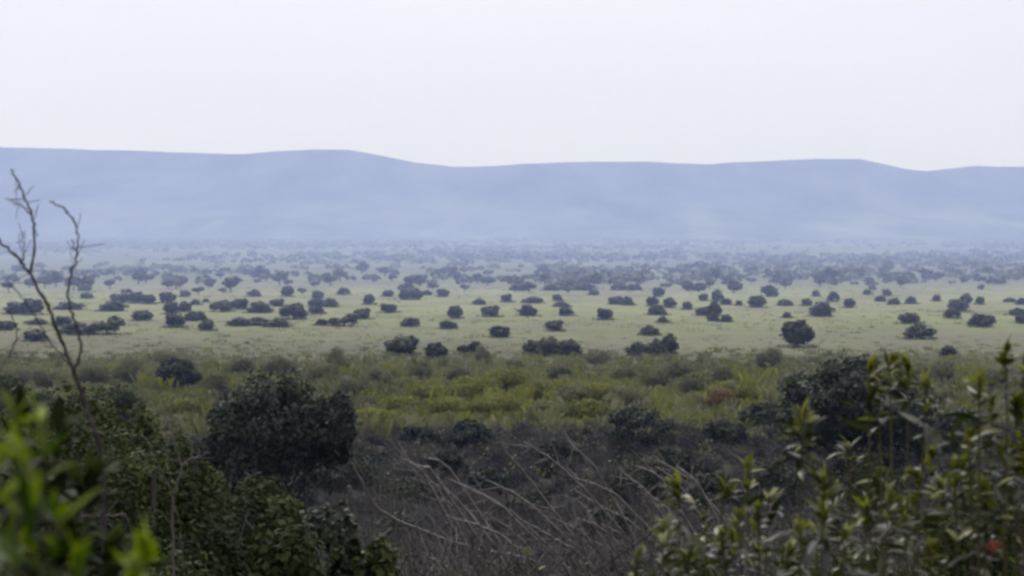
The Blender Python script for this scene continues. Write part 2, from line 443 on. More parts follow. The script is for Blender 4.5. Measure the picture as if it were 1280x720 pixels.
HAND = {
    (484, 522): 'largest dark round tree left of centre at the front edge of the pale plain',
    (532, 558): 'dark round tree second from the left of the three at the plain front edge',
    (573, 601): 'dark two-lobed tree third of the three left of centre at the plain front edge',
    (654, 678): 'small left tree of the three merged in the wide dark clump at centre',
    (666, 705): 'tall middle tree of the three merged into the wide dark clump at centre',
    (694, 726): 'wide right tree of the three merged into the wide dark clump at centre',
    (785, 811): 'left low tree of the dark clump right of centre at the plain front edge',
    (806, 835): 'middle wide tree of the dark clump right of centre at the plain front edge',
    (827, 846): 'taller right tree of the dark clump right of centre at the plain front edge',
    (977, 1016): 'big dark globe-shaped tree standing alone on the right half of the plain',
    (1176, 1196): 'small dark round tree alone above the leafy bush at lower right of the plain',
    (1132, 1168): 'dark spreading tree on a visible trunk in front of a paler round tree, right side',
    (1125, 1149): 'grey-green round tree half behind the dark spreading tree on the right side',
    (1210, 1245): 'wide dark umbrella-shaped tree alone near the right edge of the plain',
    (117, 150): 'dark two-lobed tree beside the bare twig on the left side of the plain',
    (79, 116): 'dark flat tree directly behind the bare branch tip on the left of the plain',
    (609, 637): 'dark umbrella-shaped tree between the front three and the merged centre clump',
    (353, 380): 'big round tree closing the right end of the long double row left of centre',
    (414, 445): 'dark double-crowned tree just right of the long double row left of centre',
    (681, 704): 'round dark tree alone right above the merged clump at centre',
    (801, 823): 'dark umbrella-shaped tree just above the dark clump right of centre',
    (501, 525): 'dark umbrella-shaped tree just above the largest round tree left of centre',
}
rows = [(412, 500, 'the near row of the plain'), (402, 412, 'the second row of the plain'), (392, 402, 'the third row of the plain'), (385, 392, 'the fourth row of the plain'),
        (379, 385, 'the fifth row of the plain'), (373, 379, 'the sixth row of the plain'), (340, 373, 'the far hazy row')]
ORD = ('first second third fourth fifth sixth seventh eighth ninth tenth eleventh twelfth thirteenth fourteenth fifteenth sixteenth seventeenth '
       'eighteenth nineteenth twentieth').split() + ['twenty-' + k for k in 'first second third fourth fifth sixth seventh eighth ninth'.split()]
SHAPE = {'wide': 'low wide dark', 'round': 'round dark', 'umbrella': 'spreading dark', 'double': 'two-lobed dark'}
rng = np.random.default_rng(42)
cnt = {}
for (xa, xb, top, base, kind) in sorted(trees, key=lambda q: q[0] + q[1]):
    rowname = next(n for lo, hi, n in rows if lo <= base < hi)
    k = cnt.get(rowname, 0); cnt[rowname] = k + 1
    w = xb - xa
    size = 'tiny' if w < 14 else 'small' if w < 20 else 'fairly large' if w > 27 else 'mid-sized'
    lab = HAND.get((int(xa), int(xb))) or f'{size} {SHAPE[kind]} tree, {ORD[k]} from left in {rowname}'
    place_tree((xa + xb) / 2, base, w, base - top, kind, int(rng.integers(0, 4)), lab, 'scattered dark trees on the pale plain', rng)
for lst in templates.values():
    for tpl in lst:
        if not tpl[1]:
            for ch in list(tpl[0].children): bpy.data.objects.remove(ch)
            bpy.data.objects.remove(tpl[0])

# tiny hazy trees along the far edge of the plain: single small meshes, each its own object
far_tpl = []
for i in range(6):
    r = np.random.default_rng(300 + i); cb = MB()
    crown(cb, r, (.5, .5, .5), (0, 0, .55), 12, 24, .13, .5, .34)
    cb.tube([(0, 0, -.05), (0, 0, .3)], [.05, .03], 5, .3, 1)
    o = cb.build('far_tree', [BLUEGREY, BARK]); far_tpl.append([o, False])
rng = np.random.default_rng(77)
k = 0
while k < 125:
    py = 338 + 30 * rng.uniform() ** .85; px = rng.uniform(-30, 1310)
    if py > 364 and rng.uniform() < .5: continue
    d = gdist(py) * rng.uniform(.98, 1.02); s = d / F; x = (px - 640) * s
    tpl = far_tpl[k % 6]; o = tpl[0] if not tpl[1] else tpl[0].copy()
    if tpl[1]: C.objects.link(o)
    tpl[1] = True
    w = rng.uniform(6, 13); o.location = (x, d, float(ground(x, d)) - .1); o.scale = (w, w, w * rng.uniform(.5, .85)); o.rotation_euler = (0, 0, rng.uniform(0, 6.28))
    tag(o, 'tiny hazy blue-grey tree along the far edge of the plain below the hills', 'tree', 'tiny hazy trees at the far edge of the plain')
    k += 1

# woodland beyond, one hazy mass
rng = np.random.default_rng(78); mb = MB()
n = 15000
d = 1470 * (6800 / 1470) ** (rng.uniform(0, 1, n) ** .9); x = rng.uniform(-1, 1, n) * (60 + .30 * d)
dens = fbm(x / 420, d / 900, 31, 4)
keep = dens * 1.4 + rng.normal(0, .35, n) > -.15 + .55 * np.clip((2000 - d) / 450, 0, 1) + .25 * np.clip((d - 3000) / 3500, 0, 1)
d = d[keep]; x = x[keep]; n = len(d)
for i in range(n):
    r_ = rng.uniform(1.8, 5.0) * (1 + d[i] / 12000); m_ = 20
    e = unit(rng.normal(0, 1, (m_, 3))); e[:, 2] = np.abs(e[:, 2]) * .9 - .1
    c = np.array([x[i], d[i], r_ * .45]) + e * r_ * np.array([1.25, 1.25, .7]) * rng.uniform(.5, 1, (m_, 1))
    leaf_quads(mb, c, e, r_ * .55, rng, 1, np.clip(rng.normal(.5, .32) + e[:, 2] * .15, 0, 1))
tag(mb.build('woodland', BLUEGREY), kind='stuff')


# ------------------------------------------------------------------ scrub between the plain and the hillside
def shrub(name, label, cat, group, px, base, d, w, h, mat, seed, nclump=26, per=60, leaf=.09, flat=.75, aspect=1.0, up=0.0, lump=.3, stems=5, cy=.5):
    """a leafy shrub of w x h metres standing on the ground at distance d under the photo's column px"""
    r = np.random.default_rng(seed)
    x = (px - 640) / F * d; z = float(ground(x, d))
    root = empty(name, (x, d, z - .05))
    sb = MB()
    for k in range(stems):
        an = k * 6.28 / stems + r.uniform(-.5, .5)
        e = np.array([w * .3 * math.cos(an), w * .3 * math.sin(an), h * r.uniform(.55, .85)])
        sb.tube(wobble(np.array([0, 0, -.1]) + .05 * e * [1, 1, 0], e, 7, .02 * h, r), np.linspace(.018 * h + .01, .006 * h, 7), 5)
    sb.build('stem' if name != 'oak_tree' else 'trunk', BARK, root)
    cb = MB()
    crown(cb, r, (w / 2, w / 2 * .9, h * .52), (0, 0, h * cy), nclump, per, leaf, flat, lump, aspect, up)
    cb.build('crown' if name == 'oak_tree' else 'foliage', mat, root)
    tag(root, label, cat, group)
    return root


# dark evergreen trees and bushes that stand out of the scrub (x0, x1, top, distance)
def big_oak(px0, px1, top, d, label, seed, extra=(), per=150, nclump=60, rz=.50, cz=.52):
    r = np.random.default_rng(seed)
    s = d / F; px = (px0 + px1) / 2; w = (px1 - px0) * s
    x = (px - 640) * s; z = float(ground(x, d)); ht = H - (top - HZ) * s - z
    root = empty('oak_tree', (x, d, z - .1))
    tb = MB()
    tr = wobble(np.array([0, 0, -.2]), np.array([.03 * w, 0, ht * .5]), 8, .02 * w, r)
    tb.tube(tr, np.linspace(.04 * w, .02 * w, 8), 9)
    for k in range(9):
        an = k * .7 + r.uniform(-.3, .3)
        e = np.array([w * .38 * math.cos(an), w * .38 * math.sin(an), ht * r.uniform(.45, .85)])
        tb.tube(wobble(tr[2 + k % 5], e, 7, .012 * w, r, 0), np.linspace(.016 * w, .004 * w, 7), 5)
    tb.build('trunk', BARK, root)
    cb = MB()
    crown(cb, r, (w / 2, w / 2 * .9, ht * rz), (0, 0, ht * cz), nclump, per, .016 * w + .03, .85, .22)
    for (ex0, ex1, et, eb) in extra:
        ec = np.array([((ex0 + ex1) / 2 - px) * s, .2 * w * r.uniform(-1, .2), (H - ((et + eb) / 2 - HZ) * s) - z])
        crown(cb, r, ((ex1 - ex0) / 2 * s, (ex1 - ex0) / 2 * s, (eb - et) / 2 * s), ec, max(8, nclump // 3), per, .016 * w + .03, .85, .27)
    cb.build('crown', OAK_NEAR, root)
    tag(root, label, 'tree', 'large dark evergreen trees in the near scrub')


big_oak(250, 422, 453, 215, 'huge dark dome-shaped evergreen tree in the scrub left of centre', 901, extra=[(380, 456, 486, 590), (248, 320, 520, 640)], per=260, nclump=100)
big_oak(962, 1180, 443, 290, 'large dark flat-domed evergreen tree half behind the leafy plant at right', 902, per=280, nclump=100, rz=.36, cz=.66)

dark = [  # px centre, width px, top, d, label
    (222, 62, 446, 330, 'dark rounded bush left of the huge dome tree, below the plain edge'),
    (800, 92, 503, 300, 'dark round-topped bush in the thicket right of centre, beside the red-brown twigs'),
    (590, 62, 524, 330, 'low dark dome bush at the thicket top, just left of centre'),
    (524, 56, 528, 320, 'low dark bush at the thicket top, left of the other low dome'),
    (462, 52, 568, 215, 'small dark bush in the thicket right of the huge dome tree'),
    (612, 60, 584, 190, 'dark green bush among the pale leaning stems at centre'),
    (700, 70, 545, 260, 'brownish dark bush in the thicket at centre behind the leaning stems'),
    (425, 110, 552, 180, 'grey-green bush against the lower right of the huge dome tree'),
    (402, 120, 604, 46, 'arched dark bush below the huge dome tree, lower left of centre'),
    (352, 170, 648, 33, 'olive leafy bush at the bottom edge left of centre'),
    (966, 110, 574, 235, 'dark grey-green bush left of the stems under the flat-domed tree'),
    (895, 90, 588, 215, 'dark bush in the thicket right of the slender glossy plant tip'),
    (798, 110, 566, 215, 'dark bush low under the dark round-topped bush right of centre'),
    (1008, 96, 520, 275, 'brown-green bush under the left side of the flat-domed tree'),
    (1085, 120, 528, 265, 'dark bush under the middle of the flat-domed tree, behind the leafy stems'),
    (1155, 90, 516, 275, 'dark bush under the right end of the flat-domed tree'),
    (520, 84, 590, 200, 'dark grey-green bush low in the thicket left of the straight pale stem'),
    (560, 70, 560, 240, 'dark green bush in the thicket below the two low domes'),
    (660, 76, 610, 180, 'dark low bush crossed by the longest pale leaning stem'),
    (500, 90, 640, 150, 'dark bush low in the thicket beside the hooked pale stem'),
    (760, 80, 630, 160, 'dark bush low in the thicket left of the slender glossy plant'),
    (840, 64, 560, 240, 'dark grey-green bush below the dark round-topped bush right of centre'),
    (452, 100, 652, 34, 'dark green bush at the bottom edge below the arched bush'),
    (905, 70, 520, 270, 'grey-green bush between the dark round bush and the flat-domed tree'),
    (950, 60, 500, 285, 'grey-brown bush touching the left side of the flat-domed tree'),
    (1080, 150, 560, 120, 'shaded dark bush behind the tall leafy stems at right'),
    (1200, 120, 500, 190, 'dark bush behind the leafy plant near the right edge'),
    (130, 110, 478, 240, 'broad dark bush behind the bare branch at left'),
    (60, 90, 486, 215, 'dark bush behind the blurred green leaves at far left'),
    (8, 80, 470, 260, 'dark bush cut by the left photo edge below the plain'),
    (330, 120, 590, 130, 'dark bush in the shade under the huge dome tree'),
]
NEAR = [
    (40, 190, 500, 30, 'shadowy leafy bush behind the blurred green leaves at far left'),
    (128, 170, 520, 26, 'dark leafy bush around the base of the bare branch at left'),
    (205, 150, 545, 33, 'dark green bush just behind the pale forked twig'),
    (118, 200, 590, 19, 'near dark leafy bush under the crooked fallen twig'),
    (250, 150, 625, 26, 'olive leafy bush right of the pale forked twig, low down'),
    (20, 170, 570, 17, 'darkest leafy bush touching the left photo edge'),
    (190, 160, 660, 15, 'dark leafy bush at the bottom edge behind the bright leaf tuft'),
    (112, 150, 484, 72, 'dark green bush right behind the bare branch, below the scrub belt'),
    (176, 130, 508, 62, 'dark green bush between the bare branch and the pale forked twig'),
    (52, 150, 492, 48, 'black-green bush above the blurred leaves, left of the bare branch'),
    (244, 100, 548, 58, 'dark bush between the pale forked twig and the huge dome tree'),
    (318, 150, 600, 90, 'dark green bush against the lower left of the huge dome tree'),
    (1050, 330, 668, 15, 'olive undergrowth bush behind the stems of the tallest glossy plant'),
    (1225, 190, 540, 17, 'dark bush behind the dense glossy plant at the right edge'),
    (855, 170, 676, 14, 'yellow-olive leafy bush at the bottom edge below the slender glossy plant'),
]
for i, (px, wpx, top, d, lab) in enumerate(NEAR):
    s = d / F; x = (px - 640) * s; z = float(ground(x, d)); h = H - (top - HZ) * s - z
    shrub('dark_bush', lab, 'bush', 'leafy bushes on the near slope', px, 0, d, wpx * s * 1.15, h * 1.02, HILLSCRUB, 1500 + i, nclump=90, per=200, leaf=max(.045, 6.5 * s), lump=.24, flat=.8, aspect=.5)
for i, (px, wpx, top, d, lab) in enumerate(dark):
    if d > 140:     # the distance at which a bush of that outline stands on the slope as a dome
        cand = np.linspace(150, 620, 200); sc = cand / F
        hh = H - (top - HZ) * sc - np.array([float(ground((px - 640) / F * q, q)) for q in cand])
        d = float(cand[np.argmin(np.abs(hh - .72 * wpx * sc) + .004 * np.abs(cand - d))])
    s = d / F; x = (px - 640) * s; z = float(ground(x, d)); h = max(1.0, H - (top - HZ) * s - z)
    near = d < 140
    mat = HILLSCRUB if near or 'olive' in lab else (OAK_NEAR if i % 3 else OLIVE)
    mat = DUSK if mat is OLIVE else mat
    if 'grey' in lab or 'brown' in lab: mat = DUSK if not near else HILLSCRUB
    if px < 320: mat = HILLSCRUB
    if lab.startswith(('dark round', 'low dark', 'arched')): mat = OAK_NEAR
    shrub('dark_bush', lab, 'bush', 'dark bushes in the near scrub', px, 0, d, wpx * s, h, mat, 500 + i,
          nclump=46 if near else 40, per=120 if near else 110, leaf=max(.09, 2.5 * s), lump=.27, flat=.85)

# yellow-green and olive shrubs below the plain edge
rng = np.random.default_rng(9)
yel = [(465, 505, 60, 'y'), (505, 490, 70, 'y'), (545, 478, 66, 'y'), (590, 470, 80, 'y'), (640, 462, 76, 'y'), (672, 474, 60, 'y'), (715, 482, 54, 'o'), (745, 478, 60, 'y'), (780, 490, 50, 'o'),
       (560, 498, 70, 'y'), (620, 496, 80, 'y'), (690, 500, 64, 'o'), (735, 505, 60, 'y'), (440, 470, 50, 'o'), (405, 455, 50, 'o'), (470, 462, 44, 'o'), (350, 448, 46, 'o'), (300, 445, 40, 'o'), (270, 470, 44, 'o'), (160, 452, 50, 'o'),
       (115, 455, 50, 'o'), (60, 460, 50, 'o'), (20, 452, 50, 'o'), (205, 437, 44, 'o'), (420, 440, 30, 'o'), (870, 470, 56, 'o'), (905, 478, 50, 'y'), (900, 492, 46, 'r'), (935, 488, 50, 'y'), (962, 436, 40, 'o'), (850, 450, 44, 'o'),
       (820, 462, 44, 'o'), (905, 455, 34, 'o'), (747, 432, 34, 'o'), (602, 432, 26, 'o'), (1180, 452, 40, 'o'), (1210, 470, 50, 'y'), (1175, 480, 50, 'o'), (1150, 456, 40, 'o'), (1240, 462, 46, 'o'), (640, 447, 36, 'o'), (525, 455, 36, 'o'),
       (575, 452, 40, 'o'), (700, 455, 40, 'o'), (780, 455, 36, 'o'), (240, 500, 60, 'y'), (215, 515, 50, 'o'), (450, 525, 60, 'o'), (480, 520, 46, 'y')]
YL = {'y': ('feathery yellow-green shrub', YELLOW), 'o': ('dull olive shrub', OLIVE), 'r': ('orange-tinged yellow shrub', RUST)}
used = {}
for i, (px, top, wpx, kd) in enumerate(sorted(yel)):
    base = top + rng.uniform(22, 32); d = gdist(base) if base > 450 else gdist(base + 4); d = min(d, 640.)
    s = d / F; h = max(1.6, H - (top - HZ) * s); h = min(h * rng.uniform(.9, 1.3), 7.5)
    nm, mat = YL[kd]
    third = 'left part' if px < 430 else 'middle' if px < 850 else 'right part'
    key = (nm, third); used[key] = used.get(key, 0) + 1
    lab = f'{nm}, {ORD[used[key] - 1]} from left, {third} of the scrub belt'
    shrub('scrub_bush', lab, 'bush', 'shrubs in the scrub belt below the plain', px, 0, d, wpx * s, h, mat, 700 + i,
          nclump=34, per=110, leaf=.21, lump=.36, flat=.9, aspect=1.7 if kd == 'y' else 1.1, up=2.5 if kd == 'y' else 0)

# low scrub that reads as one mass
rng = np.random.default_rng(15); mb = MB()
n = 5600
d = rng.uniform(385, 660, n); x = rng.uniform(-1, 1, n) * .25 * d
dn = fbm(x / 22, d / 40, 12, 4)
for i in range(n):
    if dn[i] + rng.normal(0, .5) < -.75 or (d[i] > 600 and rng.uniform() < (d[i] - 590) / 75): continue
    w = rng.uniform(1.2, 3.6); h = w * rng.uniform(.35, .6); m_ = 80
    e = unit(rng.normal(0, 1, (m_, 3))); e[:, 2] = np.abs(e[:, 2])
    c = np.array([x[i], d[i], float(ground(x[i], d[i])) + h * .1]) + e * np.array([w / 2, w / 2, h]) * rng.uniform(.4, 1, (m_, 1))
    leaf_quads(mb, c, e, .20, rng, 1.8, np.clip(rng.normal(.45, .14) + .15 * e[:, 2], 0, 1), up=2.5, mat=int(rng.uniform() < .3))
tag(mb.build('scrub', [OLIVE, YELLOW]), kind='stuff')

# tall grass and broom between the bushes, and tussocks out over the plain
def tufts(mb, x, d, hgt, wid, nb, rng, yellow, tint):
    n = len(x)
    xx = np.repeat(x, nb) + rng.normal(0, 1, n * nb) * np.repeat(wid, nb); dd = np.repeat(d, nb) + rng.normal(0, 1, n * nb) * np.repeat(wid, nb)
    hh = np.repeat(hgt, nb) * rng.uniform(.45, 1.15, n * nb); z = ground(xx, dd)
    a = np.stack([rng.normal(0, .16, n * nb) * hh, rng.normal(0, .16, n * nb) * hh, hh / 2], 1)
    b = np.stack([hh * 0 + 1, rng.normal(0, .6, n * nb), hh * 0], 1) * (hh * .075 * rng.uniform(.6, 1.5, n * nb))[:, None]
    c = np.stack([xx, dd, z], 1) + a * [1, 1, .95]
    t_ = np.clip(np.repeat(tint, nb) + rng.normal(0, .12, n * nb), 0, 1)
    ym = np.repeat(rng.uniform(0, 1, n) < yellow, nb)
    for m_, k_ in ((0, ~ym), (1, ym)):
        mb.quads(c[k_], b[k_], a[k_], t_[k_], m_)
rng = np.random.default_rng(25); mb = MB()
n = 6600; d = rng.uniform(390, 790, n); x = rng.uniform(-1, 1, n) * .25 * d
keep = rng.uniform(0, 1, n) < np.clip((800 - d) / 210, 0, 1); d = d[keep]; x = x[keep]
pxs = x / d * F + 640
yl = .10 + .85 * np.exp(-((pxs - 610) / 150) ** 2) * np.exp(-((d - 490) / 75) ** 2) + .35 * np.exp(-((pxs - 905) / 70) ** 2) + .2 * np.exp(-((pxs - 240) / 60) ** 2)
tufts(mb, x, d, rng.uniform(.7, 2.2, len(x)) * (1 + .8 * (rng.uniform(0, 1, len(x)) < .12)) * np.clip((780 - d) / 240, .25, 1), rng.uniform(.5, 1.3, len(x)), 26, rng, yl, np.clip(.55 + .25 * fbm(x / 18, d / 45, 41, 3), 0, 1))
tag(mb.build('tall_grass', [OLIVE, YELLOW]), kind='stuff')
mb = MB(); n = 3800; d = 640 * (1500 / 640) ** rng.uniform(0, 1, n); x = rng.uniform(-1, 1, n) * .25 * d
keep = fbm(x / 30, d / 70, 51, 4) + rng.normal(0, .3, n) > .1; d = d[keep]; x = x[keep]
tufts(mb, x, d, rng.uniform(.3, .8, len(x)), rng.uniform(.5, 2.2, len(x)), 14, rng, np.full(len(x), .25), rng.uniform(.3, .8, len(x)))
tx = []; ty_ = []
for o in bpy.data.objects:      # longer grass ringing each tree, coloured dark to stand in for contact shade
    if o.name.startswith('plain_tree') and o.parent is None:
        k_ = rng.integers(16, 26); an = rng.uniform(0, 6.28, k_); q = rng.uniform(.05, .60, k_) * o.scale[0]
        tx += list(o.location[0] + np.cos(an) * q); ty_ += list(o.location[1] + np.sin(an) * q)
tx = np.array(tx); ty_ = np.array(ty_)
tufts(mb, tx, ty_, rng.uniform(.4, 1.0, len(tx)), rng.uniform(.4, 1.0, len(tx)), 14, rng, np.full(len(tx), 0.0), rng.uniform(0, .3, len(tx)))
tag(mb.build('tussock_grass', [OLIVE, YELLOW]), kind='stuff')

# bare twiggy thicket over the lower slope
rng = np.random.default_rng(16); mb = MB()


def twig_bush(mb, base, w, h, n, rng, width, mat=0, lean=(0, 0)):
    an = rng.uniform(0, 6.28, n); ra = np.sqrt(rng.uniform(0, 1, n)); up = rng.uniform(.35, 1, n)
    tip = base + np.stack([np.cos(an) * ra * w / 2 + lean[0] * up * h, np.sin(an) * ra * w / 2 + lean[1] * up * h, up * h * (1 - .35 * ra)], 1)
    mid = base + (tip - base) * rng.uniform(.35, .6, (n, 1)) + rng.normal(0, .06 * w, (n, 3))
    start = np.concatenate([np.repeat(base[None], n, 0), mid, mid, tip])
    side = mid + (tip - mid) * .7 + rng.normal(0, .13 * w, (n, 3))
    tw2 = tip + rng.normal(0, .10 * w, (n, 3)) + [0, 0, .05 * h]
    end = np.concatenate([mid, tip, side, tw2])
    wd = width * np.concatenate([np.full(n, 1.2), np.full(n, .9), np.full(n, .65), np.full(n, .5)])
    dr = end - start; ln = np.linalg.norm(dr, axis=1, keepdims=True)
    a = dr / 2; b = unit(np.cross(dr, rng.normal(0, 1, dr.shape))) * wd[:, None] / 2
    mb.quads((start + end) / 2, b, a, np.clip(rng.normal(.5, .15), 0, 1) + rng.normal(0, .06, len(dr)), mat)


cnt_t = 0
while cnt_t < 2100:
    d = 60 + 345 * rng.uniform() ** .62; px = rng.uniform(-60, 1340)
    if cnt_t >= 1700: d = rng.uniform(36, 70); px = rng.uniform(430, 1340)
    if px < 420 and rng.uniform() < .55: continue
    s = d / F; x = (px - 640) * s
    w = rng.uniform(2.2, 4.6); h = w * rng.uniform(.7, 1.05)
    if d < 110: h = min(h, 2.6)
    if cnt_t >= 1700: h = rng.uniform(.75, 1.0) * (H - (rng.uniform(622, 690) - HZ) * s - float(ground(x, d))); w = max(w, 3.4)
    base = np.array([x, d, float(ground(x, d)) - .1])
    twig_bush(mb, base, w, h, 84, rng, max(.035, .75 * s), 0, (rng.normal(-.25, .15), 0))
    # sparse small leaves still on some of the bushes
    m_ = 60
    e = unit(rng.normal(0, 1, (m_, 3))); e[:, 2] = np.abs(e[:, 2])
    leaf_quads(mb, base + e * np.array([w / 2, w / 2, h * .9]) * rng.uniform(.4, 1, (m_, 1)), e, max(.10, 2.2 * s), rng, 1, rng.uniform(.2, .8), mat=1 if rng.uniform() < .5 else 2)
    cnt_t += 1
tag(mb.build('undergrowth', [TWIG, OLIVE, OAK_NEAR]), kind='stuff')

# pale leaning stems in the thicket
stems = [
    ([(628, 560), (655, 590), (680, 625), (712, 664)], 62, 'long pale bare stem leaning down to the right from the centre'),
    ([(655, 553), (690, 575), (728, 608)], 70, 'pale bare stem just right of the longest leaning stem, high in the thicket'),
    ([(708, 550), (728, 568), (742, 583)], 80, 'short pale stem highest of the leaning stems right of centre'),
    ([(566, 602), (600, 618), (640, 641)], 58, 'pale straight stem left of the longest leaning stem'),
    ([(457, 612), (468, 634), (500, 652), (545, 670), (603, 690)], 50, 'long pale stem with a hooked tip, leftmost of the leaning stems'),
    ([(556, 645), (590, 655), (622, 667)], 52, 'pale stem lying low between the hooked stem and the straight one'),
    ([(655, 652), (690, 672), (722, 690)], 48, 'pale stem below the foot of the longest leaning stem'),
    ([(798, 609), (815, 622), (834, 637)], 60, 'pale stem at the right of the thicket beside the laurel tip'),
    ([(770, 584), (790, 600), (806, 612)], 72, 'thin pale stem in the thicket up and left of the laurel tip'),
    ([(527, 692), (552, 706), (578, 722)], 42, 'pale stem at the bottom edge left of centre'),
    ([(612, 690), (640, 694), (668, 702)], 44, 'pale nearly level stem at the bottom edge of the centre'),
    ([(700, 706), (722, 716), (740, 726)], 42, 'short pale stem at the bottom edge below centre'),
    ([(741, 676), (765, 690), (790, 712)], 46, 'pale stem near the bottom edge left of the laurel plant'),
    ([(925, 602), (936, 625), (944, 640)], 45, 'short pale upright stem among the laurel leaves at right'),
]
rng = np.random.default_rng(18)
for k in range(24):     # more of the same, thinner
    px, py = rng.uniform(480, 850), rng.uniform(565, 712); ln = rng.uniform(28, 75); an = rng.normal(.62, .16); bw = rng.normal(0, 4)
    stems.append(([(px, py), (px + ln * .5 * math.cos(an), py + ln * .5 * math.sin(an) + bw - 2), (px + ln * math.cos(an), py + ln * math.sin(an))],
                  rng.uniform(60, 95), 'thin grey bare stem, one of many leaning alike in the brown thicket'))
for pts, d, lab in stems:
    P3 = np.array([P(px, py, d + 1.5 * i) for i, (px, py) in enumerate(pts)])
    # resample, then run on down to the ground
    tt = np.linspace(0, len(P3) - 1, 14)
    line = np.stack([np.interp(tt, np.arange(len(P3)), P3[:, k]) for k in range(3)], 1) + rng.normal(0, .012, (14, 3))
    dirv = unit(line[-1] - line[0]); foot = line[-1].copy()
    while foot[2] > float(ground(foot[0], foot[1])) - .1: foot = foot + dirv * .1; dirv = unit(dirv + [0, 0, -.003])
    root = empty('dead_shrub', foot)
    full = np.concatenate([line, wobble(line[-1], foot, 10, .012, rng, 0)[1:-1], foot[None]]) - foot
    b = MB(); r0 = 1.25 * d / F
    b.tube(full, np.linspace(r0 * .8, r0 * 1.7, len(full)), 6, .62); b.build('stem', DEAD, root)
    for k in range(6):
        b = MB(); i0 = rng.integers(1, 16); e = full[i0] + rng.normal(0, .38, 3) + np.array([-.35, 0, .15])
        b.tube(wobble(full[i0], e, 4, .03, rng), np.linspace(r0 * .6, r0 * .3, 4), 4, .35)
        b.build('twig', DEAD, root)
    tag(root, lab, 'dead shrub', 'pale leaning dead stems in the thicket')


# ------------------------------------------------------------------ near plants: bare branch, forked twig, leafy plants
def branch_thing(name, d, lines, label, cat, mat, foot_px, extra_twigs=0, seed=1):
    rng = np.random.default_rng(seed)
    fx = (foot_px - 640) / F * d; foot = np.array([fx, d, float(ground(fx, d)) - .05])
    root = empty(name, foot)
    for li, (pts, r0, r1) in enumerate(lines):
        P3 = np.array([P(px, py, d + dd) for px, py, dd in pts]) - foot
        if li == 0: P3 = np.concatenate([P3, [P3[-1] * .55 + [0.02, 0, 0]], [np.zeros(3)]])
        m_ = 8 * (len(P3) - 1) + 1; tt = np.linspace(0, len(P3) - 1, m_)
        # smooth the polyline
        line = np.stack([np.interp(tt, np.arange(len(P3)), P3[:, k]) for k in range(3)], 1)
        for _ in range(3): line[1:-1] = (line[:-2] + line[1:-1] * 2 + line[2:]) / 4
        line[1:-1] += rng.normal(0, .0022 * d / 7, (m_ - 2, 3))
        rr = .70 * np.linspace(r0, r1, m_) * d / F * (1 + .14 * rng.normal(0, 1, m_))
        b = MB(); b.tube(line, rr, 7, .5)
        for k in range(extra_twigs if li else extra_twigs // 2):
            i0 = rng.integers(1, int(m_ * .7)); e = line[i0] + rng.normal(0, .035 * d / 7, 3) + np.array([0, 0, .02])
            b.tube(wobble(line[i0], e, 4, .004, rng), np.linspace(rr[i0] * .5, .5 * d / F, 4), 4, .4)
        b.build('stem' if li == 0 else 'branch', mat, root)
    tag(root, label, cat)


branch_thing('bare_shrub', 7.0, [
    ([(-6, 296, 0), (22, 322, 0), (38, 342, 0), (58, 378, .02), (70, 410, .03), (84, 446, .04), (100, 488, .05), (116, 536, .06), (127, 575, .08), (126, 620, .1), (132, 720, .12)], 2.3, 6.2),
    ([(14, 212, .1), (28, 236, .08), (40, 268, .05), (45, 300, .02), (38, 340, 0)], 1.5, 2.6),
    ([(12, 252, .15), (30, 258, .1), (38, 268, .05)], .9, 1.5),
    ([(28, 290, -.05), (30, 318, -.03), (27, 330, 0)], .8, 1.6),
    ([(62, 252, -.1), (80, 260, -.1), (93, 276, -.08), (98, 296, -.08), (96, 322, -.06), (86, 350, -.05), (84, 372, -.03), (94, 404, 0), (102, 430, 0), (92, 468, .04)], 1.3, 2.4),
    ([(88, 348, -.1), (96, 318, -.08), (90, 300, -.08)], .8, 1.2),
    ([(-4, 352, .1), (16, 358, .1), (34, 380, .08), (60, 425, .06), (82, 452, .04)], .8, 1.3),
    ([(-5, 470, .2), (14, 440, .15), (22, 412, .1), (10, 388, .1)], .8, 1.3),
], 'tall bare dark shrub branch forking towards the hills at far left', 'bare shrub', BRANCH, 136, extra_twigs=5, seed=3)
branch_thing('forked_twig', 13.0, [
    ([(208, 528, 0), (216, 552, 0), (226, 580, 0), (222, 604, 0), (214, 640, .05), (216, 730, .1)], 1.3, 3.0),
    ([(262, 566, .1), (240, 574, .05), (226, 582, 0)], 1.0, 1.9),
    ([(204, 512, .1), (210, 530, .05), (216, 552, 0)], .8, 1.5),
    ([(196, 590, .1), (210, 606, .05), (215, 628, 0)], .8, 1.3)],
    'pale forked bare twig standing right of the dark bare shrub', 'bare twig', GREYTWIG, 216, extra_twigs=5, seed=4)
branch_thing('fallen_twig', 11.0, [
    ([(52, 622, 0), (78, 640, 0), (104, 646, 0), (132, 646, 0), (158, 642, .1), (175, 730, .3)], 1.2, 2.4),
    ([(82, 622, .1), (94, 632, .05), (104, 646, 0)], .9, 1.5)],
    'pale crooked twig lying across the dark leaves at lower left', 'bare twig', GREYTWIG, 180, extra_twigs=4, seed=5)


